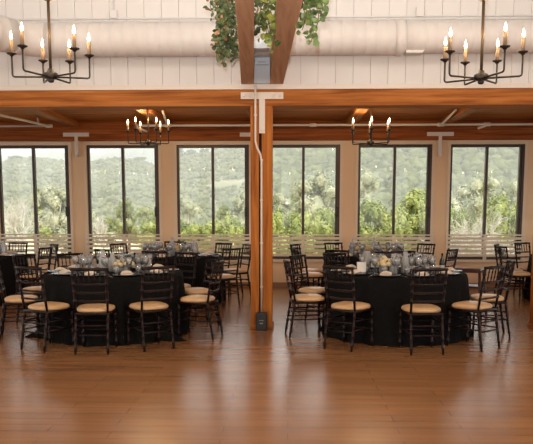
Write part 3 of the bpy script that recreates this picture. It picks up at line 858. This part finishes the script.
M['vine_shadow'] = leafmat('russet leaf shadows', (.30,.13,.05), (.50,.26,.12))  # orange shadows of the garland on the wall, modelled as russet leaves
vine('green leafy garland hanging left of the left tie beam', [(220,-30,219,58,YV),(224,-30,222,62,YV+.2),(228,-30,226,58,YV-.1),(234,-30,233,60,YV+.3),(224,-30,225,36,YV-.4),(219,-30,217,12,YV-.2),(231,-20,230,50,YV),(238,-20,237,52,YV+.5),(222,10,220,50,YV-.1)], M['vine_b'], .05, 11, 120)
vine('sparse russet leaves standing in for wall shadows of the left hand garland', [(221,-30,218,60,YV+.1),(213,-30,212,9,YV),(230,-10,224,64,YV+.25),(225,-20,220,45,YV-.2)], M['vine_shadow'], .042, 15, 45)
vine('broad leaved vine hanging between the two tie beams', [(266,-30,268,46,YV-.7),(272,-30,273,44,YV-.6),(268,-30,271,50,YV-.8),(276,-30,279,34,YV-.3),(264,-20,265,38,YV)], M['vine_c'], .064, 12, 48)
vine('dark leaved vine close to the left tie beam in the gap', [(257,-30,256,34,YV-.2),(259,-30,259,26,YV),(262,-30,262,20,YV-.4)], M['vine_b'], .055, 16, 75)
vine('ivy like vine hanging right of the right tie beam', [(306,-30,304,22,YV-1.1),(312,-30,311,42,YV-1),(318,-30,316,28,YV-1.1),(314,-30,309,36,YV-.9),(307,-30,302,30,YV-.9),(322,-30,320,16,YV-1)], M['vine_a'], .062, 13, 70)

def festoon(y0, z0, x0, x1, n_, label):
    e = empty('string_lights', (x0,y0,z0)); pts = []
    L_ = x1-x0
    for i in range(n_*4+1):
        t = i/(n_*4); pts.append((L_*t, 0, -.22*math.sin(math.pi*((t*3)%1))))
    MB().tube(pts, .006, 5).build('cable', M['blackmetal'], e)
    for i in range(n_):
        q = pts[i*4+2]; MB().lathe([(0,-.105),(.018,-.095),(.028,-.07),(.022,-.045),(.012,-.03),(.012,-.004),(0,-.004)], q, n=10).build('light_bulb', M['bulb'], e)
    tag(e, label, 'string lights')
festoon(2.2, 3.1, XL+.3, XR-.3, 34, 'lower row of small round bulbs strung across the hall behind the camera')
festoon(2.9, 3.85, XL+.3, XR-.3, 34, 'upper row of small round bulbs strung across the hall behind the camera')
SKY, SUN, FLASH, FTILT, HALL_FILL, EXPO = 1.9, 4.5, 1350, 35, 72, 0.1
# ------------------------------------------------------------------ outdoors
def smooth(t): t = max(0,min(1,t)); return t*t*(3-2*t)
def prof(pts, u):
    if u <= pts[0][0]: return pts[0][1]
    for (a,b),(c,d) in zip(pts[:-1],pts[1:]):
        if u <= c: return b+(d-b)*(u-a)/(c-a)
    return pts[-1][1]
GZ = -3.0
def hill(name, ridge, D0, D1, D2, base, amp, m, u0=-700, u1=1250, nu=240, nd=50):
    vs = []; fs = []
    for j in range(nd+1):
        t = j/nd; D = D0+(D2-D0)*t
        for i in range(nu+1):
            u = u0+(u1-u0)*i/nu
            zc_ = HC+(HORIZON-prof(ridge,u))/F*D1
            k = smooth((D-D0)/(D1-D0)) if D <= D1 else 1-.4*smooth((D-D1)/(D2-D1))
            x = (u-266.5)/F*D; x, y_ = x*math.cos(YAW)-D*math.sin(YAW), x*math.sin(YAW)+D*math.cos(YAW)
            nz = noise.fractal(Vector((x/38,y_/38,amp)), 1.0, 2.0, 4)*amp*k + noise.noise(Vector((x/4,y_/4,1)))*.5*k*amp*.3
            vs.append((x,y_,base+(zc_-base)*k+nz))
    for j in range(nd):
        for i in range(nu):
            a = j*(nu+1)+i; fs.append((a,a+1,a+nu+2,a+nu+1))
    return struct(MB().add(vs,fs,True), name, m)
def hz(u, D, ridge, D0, D1, base, amp):
    zc_ = HC+(HORIZON-prof(ridge,u))/F*D1; k = smooth((D-D0)/(D1-D0))
    x = (u-266.5)/F*D; x, y_ = x*math.cos(YAW)-D*math.sin(YAW), x*math.sin(YAW)+D*math.cos(YAW)
    nz = noise.fractal(Vector((x/38,y_/38,amp)), 1.0, 2.0, 4)*amp*k + noise.noise(Vector((x/4,y_/4,1)))*.5*k*amp*.3
    return Vector((x,y_,base+(zc_-base)*k+nz))
M['field'] = noisy(mat('dry pale meadow', (.5,.45,.25), .9), (.36,.36,.16), (.66,.60,.38), (.02,.12,1), 1.0, 4, 0, 'World', .3,.55)
M['hill'] = noisy(mat('brushy hillside', (.16,.2,.08), .95), (.10,.11,.05), (.36,.33,.20), (1,1,1.6), .07, 9, 0, 'World', .36,.68, (.17,.19,.085))
M['farhill'] = noisy(mat('far wooded ridge', (.1,.15,.07), .95), (.07,.11,.05), (.16,.2,.1), (1,1,1), .03, 6, 0, 'World')
M['wood_hill'] = noisy(mat('woodland leaves', (.1,.14,.06), .95), (.03,.05,.02), (.20,.22,.09), (1,1,1), .3, 5, 0, 'World', .3, .7)
M['brush'] = noisy(mat('brush leaves', (.14,.2,.07), .95), (.05,.075,.03), (.24,.25,.12), (1,1,1), .22, 5, 0, 'World', .3,.7)
near = [(-700,160),(-60,168),(0,166),(40,165),(70,170),(90,169),(125,166),(160,171),(180,163),(215,158),(250,152),(300,146),(420,136),(600,128),(1250,120)]
far = [(-700,160),(-60,166),(0,166),(60,160),(90,162),(120,158),(160,151),(200,144),(300,134),(420,124),(1250,110)]
struct(MB().box((-400,YW+.5,GZ-1),(400,130,GZ)), 'ground', M['field'])
hill('hill_near', near, 100, 270, 330, GZ-.3, 2.2, M['hill'])
hill('hill_far', far, 330, 620, 700, GZ, 3.5, M['farhill'], nd=24)
# brush cover (nobody could count it)
rnd = random.Random(5); mb = MB()
for i in range(17000):
    D = 108+ (272-108)*rnd.random()**1.2; u = rnd.uniform(-120,620)
    p = hz(u,D,near,100,270,GZ-.3,2.2)
    if u > 262 or (noise.noise(Vector((p.x/30,p.y/30,3))) < -.5 and D < 255): continue
    r = rnd.uniform(.3,.85)*(1.35 if D > 240 else 1)
    mb.blob(p+Vector((0,0,r*.35)), r, i%17, .28, rnd.uniform(.7,1.25), 0)
tag(mb.build('hillside_brush', M['brush']), 'scattered scrub and small trees covering the hillside', 'brush', kind='stuff')
rnd = random.Random(6); mb = MB()
for i in range(5200):
    D = 112+ (268-112)*rnd.random(); u = rnd.uniform(255,650)
    p = hz(u,D,near,100,270,GZ-.3,2.2); mb.blob(p+Vector((0,0,.6)), rnd.uniform(.9,2.0), i%17, .3, rnd.uniform(.8,1.3), 0)
tag(mb.build('hillside_woodland', M['wood_hill']), 'dark misty woodland covering the hill behind the right windows', 'woodland', kind='stuff')
rnd = random.Random(9); mb = MB()
for i in range(500):
    u = rnd.uniform(-40,330); D = rnd.uniform(560,622); zc_ = HC+(HORIZON-prof(far,u))/F*620
    x = (u-266.5)/F*D; x, y_ = x*math.cos(YAW)-D*math.sin(YAW), x*math.sin(YAW)+D*math.cos(YAW)
    mb.blob((x,y_,zc_*smooth((D-330)/290)+1), rnd.uniform(2.5,4.5), i%13, .3, 1.2, 0)
tag(mb.build('ridge_woodland', M['farhill']), 'tiny trees along the hazy far ridge', 'woodland', kind='stuff')

def fol(name, c1, c2, c3=None):
    m = mat(name, c1, .7, spec=.2); noisy(m, c1, c2, (1,1,1), .9, 3, 0, 'World', .3, .7, c3)
    return m
M['lime'] = fol('bright green leaves', (.10,.135,.035), (.46,.48,.17), (.27,.305,.09))
M['olive'] = fol('olive leaves', (.12,.15,.06), (.38,.39,.18), (.25,.27,.11))
M['pale'] = fol('pale sage leaves', (.20,.22,.13), (.52,.52,.36))
M['darkfol'] = fol('dark evergreen leaves', (.06,.10,.04), (.16,.22,.08))
M['bark'] = mat('brown bark', (.16,.11,.08), .9)
M['paleb'] = noisy(mat('bleached grey branches', (.5,.46,.4), .9), (.36,.32,.27), (.62,.58,.50), (1,1,1), 3)
def place(u, D): 
    x = (u-266.5)/F*D; return x*math.cos(YAW)-D*math.sin(YAW), x*math.sin(YAW)+D*math.cos(YAW)
def tree(u, vtop, D, wpx, m, label, seed, cat='tree', group=None, leaf_s=.16, n_=2600, vbot=None, nblob=20):
    rnd = random.Random(seed); x, y_ = place(u,D)
    ztop_ = HC+(HORIZON-vtop)/F*D; g = GZ; 
    if D > 100: g = hz(u,D,near,100,270,GZ-.3,2.2).z
    w = wpx*(1.5 if cat == 'bush' else 1.25)/F*D/2; h = ztop_-g; n_ = int(n_*2.2); leaf_s = leaf_s*.62
    zlo = g+h*.12 if vbot is None and cat == 'tree' else GZ if vbot is None else HC+(HORIZON-vbot)/F*D
    name = {'tree':'leafy_tree','bush':'leafy_bush'}[cat]
    e = empty(name, (x,y_,g)); mb = MB(); core = MB()
    cz = (zlo+ztop_)/2-g; rz_ = (ztop_-zlo)/2
    blobs = []
    for i in range(nblob):
        a = rnd.uniform(0,6.28); rr = rnd.random()**.4*.78; zz = rnd.uniform(-.78,.78)
        k = (1-zz*zz)**.5
        blobs.append((Vector((w*rr*k*math.cos(a), w*rr*k*math.sin(a), cz+rz_*zz)), w*rnd.uniform(.2,.32), rz_*rnd.uniform(.15,.26)))
    blobs.append((Vector((rnd.uniform(-.1,.1)*w,0,cz+rz_*.72)), w*.28, rz_*.24)); blobs.append((Vector((0,0,cz-rz_*.1)), w*.5, rz_*.55))
    for c, rw, rh in blobs:
        core.blob(c, min(rw,rh)*.78 if False else rw*.72, rnd.random()*9, .25, rh/rw, 1)
        for j in range(n_//len(blobs)):
            d = Vector((rnd.gauss(0,1),rnd.gauss(0,1),rnd.gauss(0,1)+.15)).normalized()
            rr = rnd.uniform(.7,1.22)
            q = c+Vector((d.x*rw*rr,d.y*rw*rr,d.z*rh*rr)); s_ = leaf_s*rnd.uniform(.6,1.3)
            a_ = Vector((rnd.uniform(-1,1),rnd.uniform(-1,1),rnd.uniform(-1,1))).normalized(); b_ = a_.cross(d+Vector((.01,.02,.03))).normalized()
            nn_ = (d+a_*.6).normalized(); t1 = nn_.cross(b_).normalized(); t2 = nn_.cross(t1)
            mb.add([q-t1*s_,q+t2*s_*.55,q+t1*s_,q-t2*s_*.55],[(0,1,2,3)])
    core.v and mb.add(core.v, core.f, True)
    mb.build('foliage', m, e)
    tk = MB(); tk.tube([(0,0,-.15),(.05*w,0,cz*.5),(0,.03*w,cz+rz_*.2)], [w*.09+.05,w*.07+.04,.04], 7)
    for i in range(5):
        c = blobs[i % len(blobs)][0]; tk.tube([(0,0,cz*.45+.1*i),tuple(c*.6+Vector((0,0,.1))),tuple(c)], [.05*w+.02,.03*w+.015,.012], 5)
    tk.build('trunk', M['bark'] if m != M['pale'] else M['paleb'], e)
    return tag(e, label, cat, group)
def bare(u, vtop, D, wpx, label, seed, levels=5, m=None):
    rnd = random.Random(seed); x, y_ = place(u,D); ztop_ = HC+(HORIZON-vtop)/F*D; h = ztop_-GZ; w = wpx/F*D/2
    e = empty('bare_tree', (x,y_,GZ)); tw = MB()
    tk = MB(); tk.tube([(0,0,-.1),(0,0,h*.22)], [.16,.13], 7)
    kx = min(1.2, max(.5, w/h*2))
    def grow(p, d, L_, r, lv):
        q = p+d*L_; mid = p.lerp(q,.5)+Vector((rnd.gauss(0,.06),rnd.gauss(0,.06),0))*L_
        tw.tube([p,mid,q],[r,r*.8,r*.6],5 if lv > 2 else 3, caps=False)
        if lv == 0: return
        for i in range(3 if lv > 1 else 3):
            nd = (d*.9+Vector((rnd.gauss(0,.75)*kx,rnd.gauss(0,.55),rnd.gauss(0,.5)+.05))).normalized()
            grow(q if i < 2 else mid, nd, L_*rnd.uniform(.62,.88), r*.62, lv-1)
    for i in range(4):
        a = rnd.uniform(0,6.28)
        grow(Vector((0,0,h*(.08+.04*i))), Vector((math.cos(a)*.8*kx,math.sin(a)*.5,.8)).normalized(), h*.22, .10, levels)
    tk.build('trunk', M['paleb'], e); tw.build('branches', M['paleb'], e)
    return tag(e, label, 'tree')
# leftmost window
tree(54,183,62,36,M['pale'],'big grey green tree in the right half of the leftmost window',1,leaf_s=.17,n_=4200,nblob=30)
tree(41,188,66,14,M['olive'],'darker leaning tree crown beside the mullion of the leftmost window',2,n_=1500)
bare(21,180,58,30,'tall bare grey tree in the left half of the leftmost window',3)
tree(8,205,80,24,M['pale'],'pale low tree at the left side of the leftmost window',4,n_=1600)
tree(47,227,35,9,M['lime'],'small lime green shrub low in the leftmost window',5,'bush',leaf_s=.09,n_=700,vbot=240)
tree(62,222,70,18,M['pale'],'low bleached bush at the right foot of the leftmost window',51,'bush',n_=900)
# second window
tree(129,199,75,24,M['olive'],'round green tree just right of the second window mullion',6,n_=3000)
tree(148,206,95,24,M['olive'],'green tree at the right side of the second window',7,n_=1800)
bare(104,204,70,14,'small bare tree in the left half of the second window',8,4)
tree(112,217,80,16,M['olive'],'green bush right of the small bare tree in the second window',9,'bush',n_=1300)
tree(93,212,90,16,M['pale'],'pale bush at the left side of the second window',10,'bush',n_=1200)
tree(152,221,70,22,M['lime'],'lime green bush low at the right of the second window',11,'bush',n_=1300)
tree(140,158,262,17,M['darkfol'],'dark round tree on the ridge in the second window',12,leaf_s=.5,n_=700)
tree(20,157,262,16,M['darkfol'],'dark tree clump on the ridge in the leftmost window',52,leaf_s=.5,n_=700)
tree(60,164,262,8,M['darkfol'],'small dark ridge tree at the right of the leftmost window',53,leaf_s=.5,n_=400)
# third window
tree(187,196,85,28,M['pale'],'pale sage tree at the left of the third window',13,n_=2400)
tree(225,204,75,30,M['olive'],'olive tree right of the third window mullion',14,n_=2400)
tree(243,190,70,26,M['pale'],'pale feathery tree at the right edge of the third window',15,n_=2400)
tree(184,219,44,24,M['lime'],'lime bush low at the left of the third window',16,'bush',n_=1800,leaf_s=.11)
tree(205,222,42,26,M['lime'],'lime bush left of the third window mullion',17,'bush',n_=1800,leaf_s=.11)
tree(228,212,46,18,M['lime'],'pointed lime bush right of the third window mullion',18,'bush',n_=1600,leaf_s=.11)
tree(246,221,42,24,M['lime'],'lime bush low at the right of the third window',19,'bush',n_=1600,leaf_s=.11)
for i, (u, v) in enumerate(((182,149),(193,151),(204,150),(217,147),(228,148),(240,149))):
    tree(u,v,262,11,M['darkfol'],'dark hazy tree on the skyline of the third window',60+i,group='skyline trees in the third window',leaf_s=.5,n_=450)
# fourth window
tree(316,172,72,46,M['pale'],'large pale green tree filling the middle of the fourth window',20,leaf_s=.18,n_=5200,nblob=34)
tree(279,192,80,24,M['pale'],'pale tree at the left of the fourth window',21,n_=1800)
tree(281,206,36,30,M['lime'],'bright green bush low at the left of the fourth window',22,'bush',n_=2600,leaf_s=.10)
tree(305,208,34,30,M['lime'],'bright green bush right of the fourth window mullion',23,'bush',n_=2600,leaf_s=.10)
tree(331,207,36,30,M['lime'],'bright green bush low at the right of the fourth window',24,'bush',n_=2600,leaf_s=.10)
# fifth window
tree(366,170,72,30,M['pale'],'tall pale tree at the left of the fifth window',25,n_=3000)
tree(372,200,36,34,M['lime'],'bright green rounded tree at the left foot of the fifth window',26,n_=4200,leaf_s=.11,nblob=30)
tree(414,188,36,46,M['lime'],'bright green spreading tree in the right half of the fifth window',27,n_=6500,leaf_s=.11,nblob=36)
tree(394,206,34,20,M['lime'],'bright green bush below the fifth window mullion',28,'bush',n_=2200,leaf_s=.10)
# sixth window
tree(500,194,38,44,M['lime'],'bright green tree in the right half of the rightmost window',29,n_=4200,leaf_s=.11,nblob=30)
tree(452,204,36,26,M['lime'],'bright green bush at the left of the rightmost window',30,'bush',n_=2400,leaf_s=.10)
tree(474,176,66,48,M['pale'],'pale feathery tree behind the bare branches of the rightmost window',31,n_=3200,leaf_s=.17,nblob=26)
tree(512,178,66,34,M['pale'],'pale feathery tree at the right of the rightmost window',32,n_=2600,leaf_s=.17)
bare(474,186,30,44,'bleached bare tree spreading white branches in the rightmost window',33,6)
bare(503,203,31,26,'smaller bleached bare tree at the right of the rightmost window',34,5)
for u, v, D, wpx, ord_ in ((273,212,33,26,'fourth'),(293,209,38,24,'fourth'),(318,206,39,24,'fourth'),(340,212,33,22,'fourth'),(358,210,33,24,'fifth'),(384,206,38,22,'fifth'),(402,208,33,22,'fifth'),(428,206,33,24,'fifth'),
                          (463,212,33,24,'rightmost'),(482,214,34,22,'rightmost'),(494,208,36,22,'rightmost'),(516,206,34,26,'rightmost'),(176,220,40,22,'third'),(195,221,46,22,'third'),(216,218,46,22,'third'),(238,217,42,22,'third')):
    tree(u,v,D,wpx,M['lime'],'bright green shrub in the thick row at the foot of the %s window' % ord_,int(u),'bush','row of shrubs below the %s window' % ord_,n_=2000,leaf_s=.10)
# haze over the valley: a real scattering volume
hm = bpy.data.materials.new('valley haze'); hm.use_nodes = True; nt = hm.node_tree; nt.nodes.clear()
out = nt.nodes.new('ShaderNodeOutputMaterial'); vs_ = nt.nodes.new('ShaderNodeVolumeScatter'); vs_.inputs['Color'].default_value = (1,.985,.96,1); vs_.inputs['Density'].default_value = .0031
nt.links.new(vs_.outputs[0], out.inputs['Volume'])
hb = MB().box((-420,88,GZ-20),(420,720,120)).build('valley_haze', hm)
tag(hb, 'thin pale mist lying over the valley and the far hills', 'haze', kind='stuff')

# ------------------------------------------------------------------ light
w = bpy.data.worlds.new('overcast sky'); sc.world = w; w.use_nodes = True; nt = w.node_tree; N = nt.nodes
bg = N['Background']; tc = N.new('ShaderNodeTexCoord'); sp = N.new('ShaderNodeSeparateXYZ'); cr = N.new('ShaderNodeValToRGB')
cr.color_ramp.elements[0].position = 0; cr.color_ramp.elements[0].color = (.93,.93,.925,1); cr.color_ramp.elements[1].position = .6; cr.color_ramp.elements[1].color = (.86,.91,.98,1)
nt.links.new(tc.outputs['Generated'], sp.inputs[0]); nt.links.new(sp.outputs['Z'], cr.inputs['Fac']); nt.links.new(cr.outputs[0], bg.inputs['Color'])
bg.inputs['Strength'].default_value = SKY
sl = bpy.data.lights.new('sun','SUN'); sl.energy = SUN; sl.angle = R(12); sl.color = (1,.95,.86); so = bpy.data.objects.new('sun', sl); col.objects.link(so)
so.rotation_euler = (R(34), R(22), 0)
# on camera flash tilted upwards
fl = bpy.data.lights.new('camera_flash','SPOT'); fl.energy = FLASH; fl.spot_size = R(72); fl.spot_blend = 1.0; fl.shadow_soft_size = .03; fl.color = (1,.95,.9)
fo = bpy.data.objects.new('camera_flash', fl); col.objects.link(fo); fo.location = (-.06,.0,HC+.22); fo.rotation_euler = (R(90+FTILT),0,YAW)
# warm fill lamps added out of view to brighten the hall
for x in (-5.5,-1.2,3.2,6.9):
    for y_ in (-3.5,.2,3.6):
        e = empty('fill_pendant', (x,y_,ZC-.001))
        MB().lathe([(0,-.02),(.05,-.02),(.05,0),(0,0)], n=14).build('ceiling_canopy', M['blackmetal'], e)
        MB().tube([(0,0,-.02),(0,0,-.62)], .008, 6).build('cord', M['blackmetal'], e)
        MB().lathe([(.0,-.60),(.05,-.61),(.10,-.66),(.17,-.74),(.165,-.742),(.09,-.67),(.0,-.63)], n=20).build('fill_shade', M['white'], e)
        tag(e, 'white dished pendant lamp added out of view as fill light', 'lamp', 'added hall fill lamps')
        l = bpy.data.lights.new('fill_glow','POINT'); l.shadow_soft_size = .10; l.energy = HALL_FILL; l.color = (1,.88,.74)
        o = bpy.data.objects.new('fill_glow', l); col.objects.link(o); o.parent = e; o.location = (0,0,-.86)
vs = sc.view_settings; vs.view_transform = 'Standard'; vs.look = 'None'; vs.gamma = 1; vs.use_curve_mapping = False; vs.exposure = EXPO
sc.cycles.max_bounces = 7; sc.cycles.diffuse_bounces = 4; sc.cycles.glossy_bounces = 3; sc.cycles.transparent_max_bounces = 24; sc.cycles.volume_bounces = 1
sc.cycles.sample_clamp_indirect = 4; sc.cycles.caustics_reflective = False; sc.cycles.caustics_refractive = False
sc.cycles.use_denoising = True
